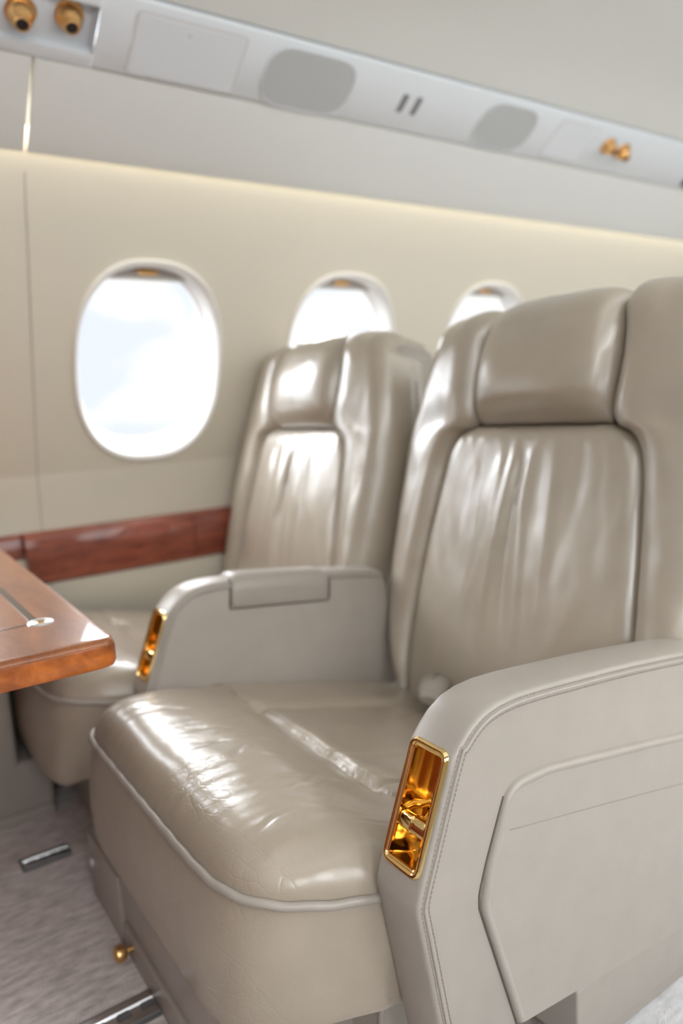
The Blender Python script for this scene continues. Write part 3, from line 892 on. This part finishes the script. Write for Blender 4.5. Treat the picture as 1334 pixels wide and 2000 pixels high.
def build_shell(root):
    O_ = smooth_curve([Vector((a, b)) for a, b in OUTER if b <= 1.29], 60)
    prof = [(p.x, p.y) for p in O_]
    top = [(0.396, 1.315), (0.382, 1.337), (0.350, 1.352), (0.30, 1.357), (0.20, 1.358)]
    half = prof + top
    ring = [Vector(p) for p in half + [(-a, b) for a, b in half[::-1]]]
    def flat(a, b, n):
        k = 0.14; dl = math.sqrt(1 + k * k); up = Vector((k / dl, 1 / dl)); fw = Vector((-1 / dl, k / dl))
        p = Vector((0.615, 0.45)) + up * ((b - 0.45) * dl) + fw * n
        return (p.x, a, p.y)
    mb = MB(); rows = []
    for ins, n in ((0.03, -0.045), (0.012, -0.07), (0.008, -0.10), (0.008, -0.17), (0.016, -0.19), (0.028, -0.203), (0.05, -0.208)):
        rows.append([flat(p.x, p.y, n) for p in inset(ring, ins)])
    mb.grid(rows, close_v=True); k = len(ring)
    mb.f.append(tuple(range(k))); mb.f.append(tuple(6 * k + j for j in range(k))[::-1])
    mb.build('back_shell', LEB, root)

# ---- armrest ----------------------------------------------------------------
AIN = -HALF                   # inner face of the aisle armrest, outer face 0.085 further out
AOUT = -HALF - 0.085
def arm_outline(rear=0.598):
    """side view (u, w), running from the rear top forwards, down the slanted nose and back along the bottom"""
    P = [(0.608, 0.678), (0.600, 0.682), (0.57, 0.687), (0.50, 0.690), (0.35, 0.691), (0.206, 0.688), (0.15, 0.686), (0.11, 0.683), (0.078, 0.677), (0.052, 0.667), (0.032, 0.652), (0.018, 0.636), (0.008, 0.622),
         (0.005, 0.618), (-0.036, 0.4705), (-0.040, 0.455), (-0.043, 0.440), (-0.0425, 0.428), (-0.038, 0.412), (0.0, 0.277), (0.02, 0.208), (0.028, 0.205), (0.68, 0.205), (0.69, 0.212), (0.695, 0.24), (0.68, 0.46)]
    return P
HOLE = (13, 14)               # the run of the nose that carries the gold fitting
def build_armrest(root, variant):
    P = [Vector(p) for p in arm_outline()]
    # resample long runs so that the crown is smooth, keep the hole run
    Q = []; hole_rows = []
    for i, p in enumerate(P):
        q = P[(i + 1) % len(P)]
        steps = max(1, int((q - p).length / 0.035))
        if i == HOLE[0]:
            steps = 5; h0 = len(Q); hole_rows = list(range(h0, h0 + steps))
        for k in range(steps): Q.append(p.lerp(q, k / steps))
    mb = MB(); rows = []
    cols = [(0.0065, 0.0), (0.0028, 0.0012), (0.0008, 0.004), (0.0, 0.008), (-0.0012, 0.0135), (-0.003, 0.03), (-0.0034, 0.0425), (-0.003, 0.055), (-0.0012, 0.0715), (0.0, 0.077), (0.0008, 0.081), (0.0028, 0.0838), (0.0065, 0.085)]
    for ins, dv in cols:
        ring = inset(Q, ins)
        # the crown belongs to the top only: flatten it elsewhere
        rows.append([(ring[i].x, AOUT + dv, ring[i].y) for i in range(len(Q))])
    n = len(Q); fs = []
    for i in range(len(cols) - 1):
        inside = 4 <= i <= 7
        for j in range(n):
            if inside and j in hole_rows: continue
            a = i * n + j; b = i * n + (j + 1) % n
            fs.append((a, b, b + n, a + n))
    mb.add([p for r in rows for p in r], fs)
    mb.f.append(tuple(range(n))[::-1]); mb.f.append(tuple((len(cols) - 1) * n + j for j in range(n)))
    arm = mb.build('armrest', LEB, root)
    # seam piping and stitching following the front and top edges
    edge = [Vector(p) for i_, p in enumerate(arm_outline()[:21]) if i_ not in (12,)]
    path = smooth_curve(edge, 150)
    allq = path
    def off(pth, d_):
        out = []
        for i, p in enumerate(pth):
            a = pth[max(i - 1, 0)]; b = pth[min(i + 1, len(pth) - 1)]; t_ = (b - a).normalized(); out.append(p + Vector((-t_.y, t_.x)) * d_)
        return out
    pip = MB(); pip.tube([(p.x, AOUT - 0.0005, p.y) for p in off(path, 0.0125)], 0.0030, 8); pip.build('armrest_piping', LEB, arm)
    st = MB()
    for k, (dd, av) in enumerate(((0.0185, AOUT - 0.0004), (0.0070, AOUT - 0.0003))):
        pth = resample(off(path, dd), 480)
        for i in range(0, 478, 3):
            a, b = pth[i], pth[i + 2]
            st.tube([(a.x, av, a.y), (b.x, av, b.y)], 0.0009, 4)
    st.build('stitching', STITCH, arm)
    if variant == 'panel':
        # raised padded door on the outer face
        o = [Vector(p) for p in round_poly([(0.150, 0.208), (0.063, 0.408), (0.0715, 0.461), (0.103, 0.566), (0.18, 0.574), (0.42, 0.562), (0.588, 0.551), (0.588, 0.208)],
                                         [0.020, 0.05, 0.08, 0.045, 0.12, 0.1, 0.022, 0.022], 7)]
        pm = MB(); rows = []
        for ins, dv in ((0.0, 0.003), (0.0006, -0.004), (0.003, -0.0078), (0.0065, -0.0088), (0.0095, -0.0078), (0.0115, -0.0064), (0.013, -0.0062), (0.014, -0.0062)):
            rows.append([(p.x, AOUT + (dv if (q_.y > 0.2125 or dv > -0.0062) else -0.0062), p.y) for q_, p in zip(o, inset(o, ins))])
        pm.grid(rows, close_v=True); k = len(o); pm.f.append(tuple(7 * k + j for j in range(k)))
        pn = pm.build('side_panel', LEB, arm)
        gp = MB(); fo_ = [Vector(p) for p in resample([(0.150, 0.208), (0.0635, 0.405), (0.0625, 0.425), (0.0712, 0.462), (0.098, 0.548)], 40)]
        gp.tube([(p.x - 0.0004, AOUT - 0.0004, p.y) for p in fo_], 0.0013, 6); gp.build('panel_outline', GAP_SHADE, pn)  # contact shade beside the panel, drawn as a dark tube
        st = MB(); L = resample([(0.108, 0.502), (0.30, 0.488), (0.52, 0.4705), (0.585, 0.466)], 330)
        st.tube([(p[0], AOUT - 0.0060, p[1]) for p in L[::6]], 0.0010, 6)
        st.build('panel_seam', STITCH, pn)
    else:
        # fold-over pad on top with a lip hanging over the aisle side
        pd = MB(); rows = []
        pr = [(0.002, 0.622), (-0.006, 0.624), (-0.0075, 0.632), (-0.0075, 0.662), (-0.005, 0.680), (0.006, 0.693), (0.022, 0.6985), (0.0425, 0.700), (0.063, 0.6985), (0.079, 0.693), (0.088, 0.680), (0.088, 0.66)]
        def sect(u, sc):
            return [(u, AOUT + 0.0425 + (dv - 0.0425) * (1 - sc * 0.08), w_ - sc * 0.010 * (1 if w_ > 0.66 else -0.6) - 0.010 * (u - 0.3) * (1 if u > 0.3 else 0.3)) for dv, w_ in pr]
        us = [(0.160, 1.6), (0.163, 0.8), (0.170, 0.3), (0.182, 0.0), (0.26, -0.05), (0.34, -0.05), (0.412, 0.0), (0.424, 0.3), (0.431, 0.8), (0.434, 1.6)]
        pd.grid([sect(u, s_) for u, s_ in us]); m_ = len(pr)
        pd.f.append(tuple(range(m_))); pd.f.append(tuple((len(us) - 1) * m_ + j for j in range(m_))[::-1])
        pdo = pd.build('armrest_pad', LEB, arm)
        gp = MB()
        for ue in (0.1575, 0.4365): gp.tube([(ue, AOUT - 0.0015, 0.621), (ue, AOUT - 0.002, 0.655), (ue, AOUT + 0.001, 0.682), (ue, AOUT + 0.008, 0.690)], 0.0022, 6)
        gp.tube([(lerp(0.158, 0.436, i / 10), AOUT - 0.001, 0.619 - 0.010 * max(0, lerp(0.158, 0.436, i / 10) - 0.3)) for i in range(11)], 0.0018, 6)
        gp.build('pad_gap_shade', GAP_SHADE, pdo)  # shade in the end gaps and under the lip, drawn as dark tubes
    # ---- gold fitting in the nose
    a0 = P[13]; a1 = P[14]; ax = (a1 - a0).normalized(); Lh = (a1 - a0).length
    nr = Vector((ax.y, -ax.x)); nr = nr if nr.x < 0 else -nr       # out of the nose (forwards)
    def g(s_, v_, d_):   # s along the nose from top, v across, d outwards
        p = a0 + ax * s_ + nr * d_
        return (p.x, AOUT + v_, p.y)
    fr = MB(); rows = []
    prof = [(-0.0055, -0.002), (-0.0055, 0.0015), (-0.003, 0.0048), (-0.0005, 0.0052), (0.0018, 0.0040), (0.0026, 0.0022), (0.0040, 0.0028), (0.0056, 0.0018), (0.0064, -0.003)]
    base = [Vector(p) for p in round_poly([(0.0, 0.0115), (Lh, 0.0115), (Lh, 0.0735), (0.0, 0.0735)], 0.010, 6)]
    for ins, d_ in prof: rows.append([g(p.x, p.y, d_) for p in inset(base, ins)])
    fr.grid(rows, close_v=True); fo = fr.build('latch_frame', GOLD, arm)
    bk = MB(); rows = []
    for ins, d_ in ((0.0064, -0.002), (0.0075, -0.020), (0.0100, -0.044), (0.016, -0.050)): rows.append([g(p.x, p.y, d_) for p in inset(base, ins)])
    bk.grid(rows, close_v=True); k = len(base); bk.f.append(tuple(3 * k + j for j in range(k)))
    bk.build('latch_recess', GOLD, fo)
    # ridge at the back of the recess
    rg = MB(); rg.tube([g(lerp(0.015, 0.10, i / 6), 0.049, -0.047) for i in range(7)], 0.0035, 8); rg.build('recess_rib', GOLD, fo)
    # cross bar handle with a centre collar and a stem
    hb = MB(); s0 = Lh * 0.655
    def bar(v0, v1, r1, r2, dz):
        rows = []
        for v_ in (v0, v0 + 0.001, v0 + 0.003, v1 - 0.003, v1 - 0.001, v1):
            e = 0.6 if v_ in (v0, v1) else (0.9 if v_ in (v0 + 0.001, v1 - 0.001) else 1)
            ring = []
            for q in range(16):
                th = 2 * math.pi * q / 16; c_, s_ = math.cos(th), math.sin(th)
                ring.append(g(s0 + r1 * e * math.copysign(abs(s_) ** 0.55, s_), v_, dz + r2 * e * math.copysign(abs(c_) ** 0.55, c_)))
            rows.append(ring)
        hb.grid(rows, close_v=True); n_ = 16; b0_ = len(hb.v) - 6 * n_
        hb.f.append(tuple(b0_ + q for q in range(n_))); hb.f.append(tuple(b0_ + 5 * n_ + q for q in range(n_))[::-1])
    bar(0.0190, 0.0665, 0.0112, 0.0100, -0.009); bar(0.0395, 0.0465, 0.0126, 0.0115, -0.009)
    h_ = hb.build('latch_handle', GOLD, fo)
    stm = MB(); stm.tube([g(s0, 0.043, -0.02), g(s0 - 0.012, 0.046, -0.034), g(s0 - 0.02, 0.049, -0.048)], 0.0048, 10); stm.build('latch_stem', GOLD, h_)
    return arm

def variant_far(x0): return x0 > 0.4
# ---- pedestal (stands level on the floor, so it undoes the seat's tilt)
def build_pedestal(root, x0):
    def W(x, y, z): return (x - 0.5, y - VC, z)
    pb = MB(); pb.box(W(x0, 0.86, 0.0), W(0.83, 1.60, 0.165), 0.012)
    pd = pb.build('pedestal', LEB, root); pd.rotation_euler = (0, -TILT, 0)
    wb = MB()
    pr = [(0.668, 0.0), (0.664, 0.02), (0.672, 0.058), (0.668, 0.066), (0.668, 0.14), (0.674, 0.148)]
    wb.box(W(0.817, 0.652, 0.048), W(1.48, 1.565, 0.150), 0.004)
    w_ = wb.build('pedestal_housing', LEB, pd)
    sk = MB(); sk.box(W(0.85, 0.668, 0.0), W(1.47, 1.560, 0.060), 0.006); sk.build('pedestal_skirt', LEB, pd)
    if variant_far(x0): return
    kk = MB(); kk.box(W(0.344, 0.88, 0.0), W(0.356, 1.378, 0.062), 0.003); kk.box(W(0.344, 1.392, 0.0), W(0.356, 1.60, 0.15), 0.003); kk.build('kick_panel', LEB, pd)
    kb = MB(); kb.lathe([(0.006, 0.0), (0.006, 0.012), (0.014, 0.016), (0.017, 0.024), (0.015, 0.032), (0.008, 0.036), (0.0, 0.037)], W(0.345, 1.33, 0.035), (-1, 0, 0)); kb.build('release_knob', GOLDB, pd)
    sc = MB(); sc.lathe([(0.010, 0.0), (0.010, 0.002), (0.006, 0.004), (0.0, 0.004)], W(0.344, 1.585, 0.085), (-1, 0, 0)); sc.build('screw_cap', STRIP, pd)

def make_seat(label, dy, du, dback, duback, sy, variant):
    root = thing('passenger_seat', label, 'seat', (0.5 + du * math.cos(TILT), VC + dy, -du * math.sin(TILT) * 0), (0, TILT, 0), group='beige leather passenger seats side by side')
    build_cushion(root)
    bk = []
    before = set(bpy.data.objects)
    build_bolster(root, -1); build_bolster(root, 1); build_insert(root); build_headrest(root); build_shell(root)
    for o in set(bpy.data.objects) - before:
        if o.parent == root: o.location = (duback * U, dback * U, 0); o.scale = (1, sy, 1)
    build_armrest(root, variant)
    build_pedestal(root, 0.352 if variant == 'panel' else 0.45)
    return root
s1 = make_seat('nearer beige leather armchair, its gold latch and panelled armrest facing the aisle', 0.0, 0.0, 0.0, 0.0, 1.0, 'panel')
s2 = make_seat('farther beige leather armchair against the window wall, behind the nearer chair', 0.906, -0.02, 0.022, -0.035, 0.96, 'pad')

# belt end tucked where the near seat's cushion meets its back
sb = thing('seat_belt', 'short beige leather belt end tucked behind the nearer seat cushion', 'seat belt', (1.03, 1.27, 0.40))
def uw(u, v, w): return (0.5 + u * math.cos(TILT) + w * math.sin(TILT), v, -u * math.sin(TILT) + w * math.cos(TILT))
mb = MB(); rows = []
path = [(0.62, 1.33, 0.430), (0.585, 1.305, 0.445), (0.55, 1.28, 0.450), (0.515, 1.25, 0.447), (0.485, 1.225, 0.436)]
for i, (u, v, w) in enumerate(path):
    row = []
    sc = (0.9, 1.0, 1.0, 0.95, 0.6)[i]
    for q in range(14):
        th = 2 * math.pi * q / 14
        row.append(uw(u + 0.024 * sc * math.cos(th) * 0.6, v - 0.036 * sc * math.cos(th), w + 0.016 * sc * math.sin(th)))
    rows.append(row)
mb.grid(rows, close_v=True); n_ = 14
mb.f.append(tuple(range(n_))); mb.f.append(tuple(4 * n_ + q for q in range(n_))[::-1])
reparent(mb.build('belt_sleeve', LEB), sb)
mb = MB(); mb.tube([uw(0.605, 1.318, 0.452), uw(0.575, 1.30, 0.462), uw(0.54, 1.275, 0.464)], 0.004); reparent(mb.build('belt_seam', STITCH), sb)

# ================================================================== SEAT RAILS IN THE FLOOR
for y0, y1, x0, lb in ((1.795, 1.838, 0.236, 'metal floor rail end between console and seat pedestal, the farther of two'),
                       (1.185, 1.240, 0.18, 'metal floor rail end in the carpet at the bottom edge, the nearer of two')):
    t = thing('seat_rail', lb, 'floor rail', ((x0 + 0.34) / 2, (y0 + y1) / 2, 0.0), group='metal seat rails in the carpet')
    mb = MB(); mb.box((x0 - 0.006, y0 - 0.008, 0.0), (0.344, y1 + 0.008, 0.0025)); reparent(mb.build('carpet_slot', SLOT, smooth=False), t)
    mb = MB()
    yc = (y0 + y1) / 2; w = (y1 - y0) / 2
    pr = [(-w, 0.002), (-w, 0.007), (-w * 0.45, 0.007), (-w * 0.35, 0.0035), (w * 0.35, 0.0035), (w * 0.45, 0.007), (w, 0.007), (w, 0.002)]
    mb.grid([[(x, yc + a, z) for a, z in pr] for x in (x0, 0.343)])
    mb.f += [tuple(range(8)), tuple(range(15, 7, -1))]
    reparent(mb.build('rail', STEEL, smooth=False), t)
    mb = MB()
    for i in range(4): mb.lathe([(0, 0.0042), (w * 0.5, 0.0042), (w * 0.5, 0.003)], (lerp(x0 + 0.02, 0.33, i / 3), yc, 0), (0, 0, 1), 14)
    reparent(mb.build('rail_hole', SLOT), t)
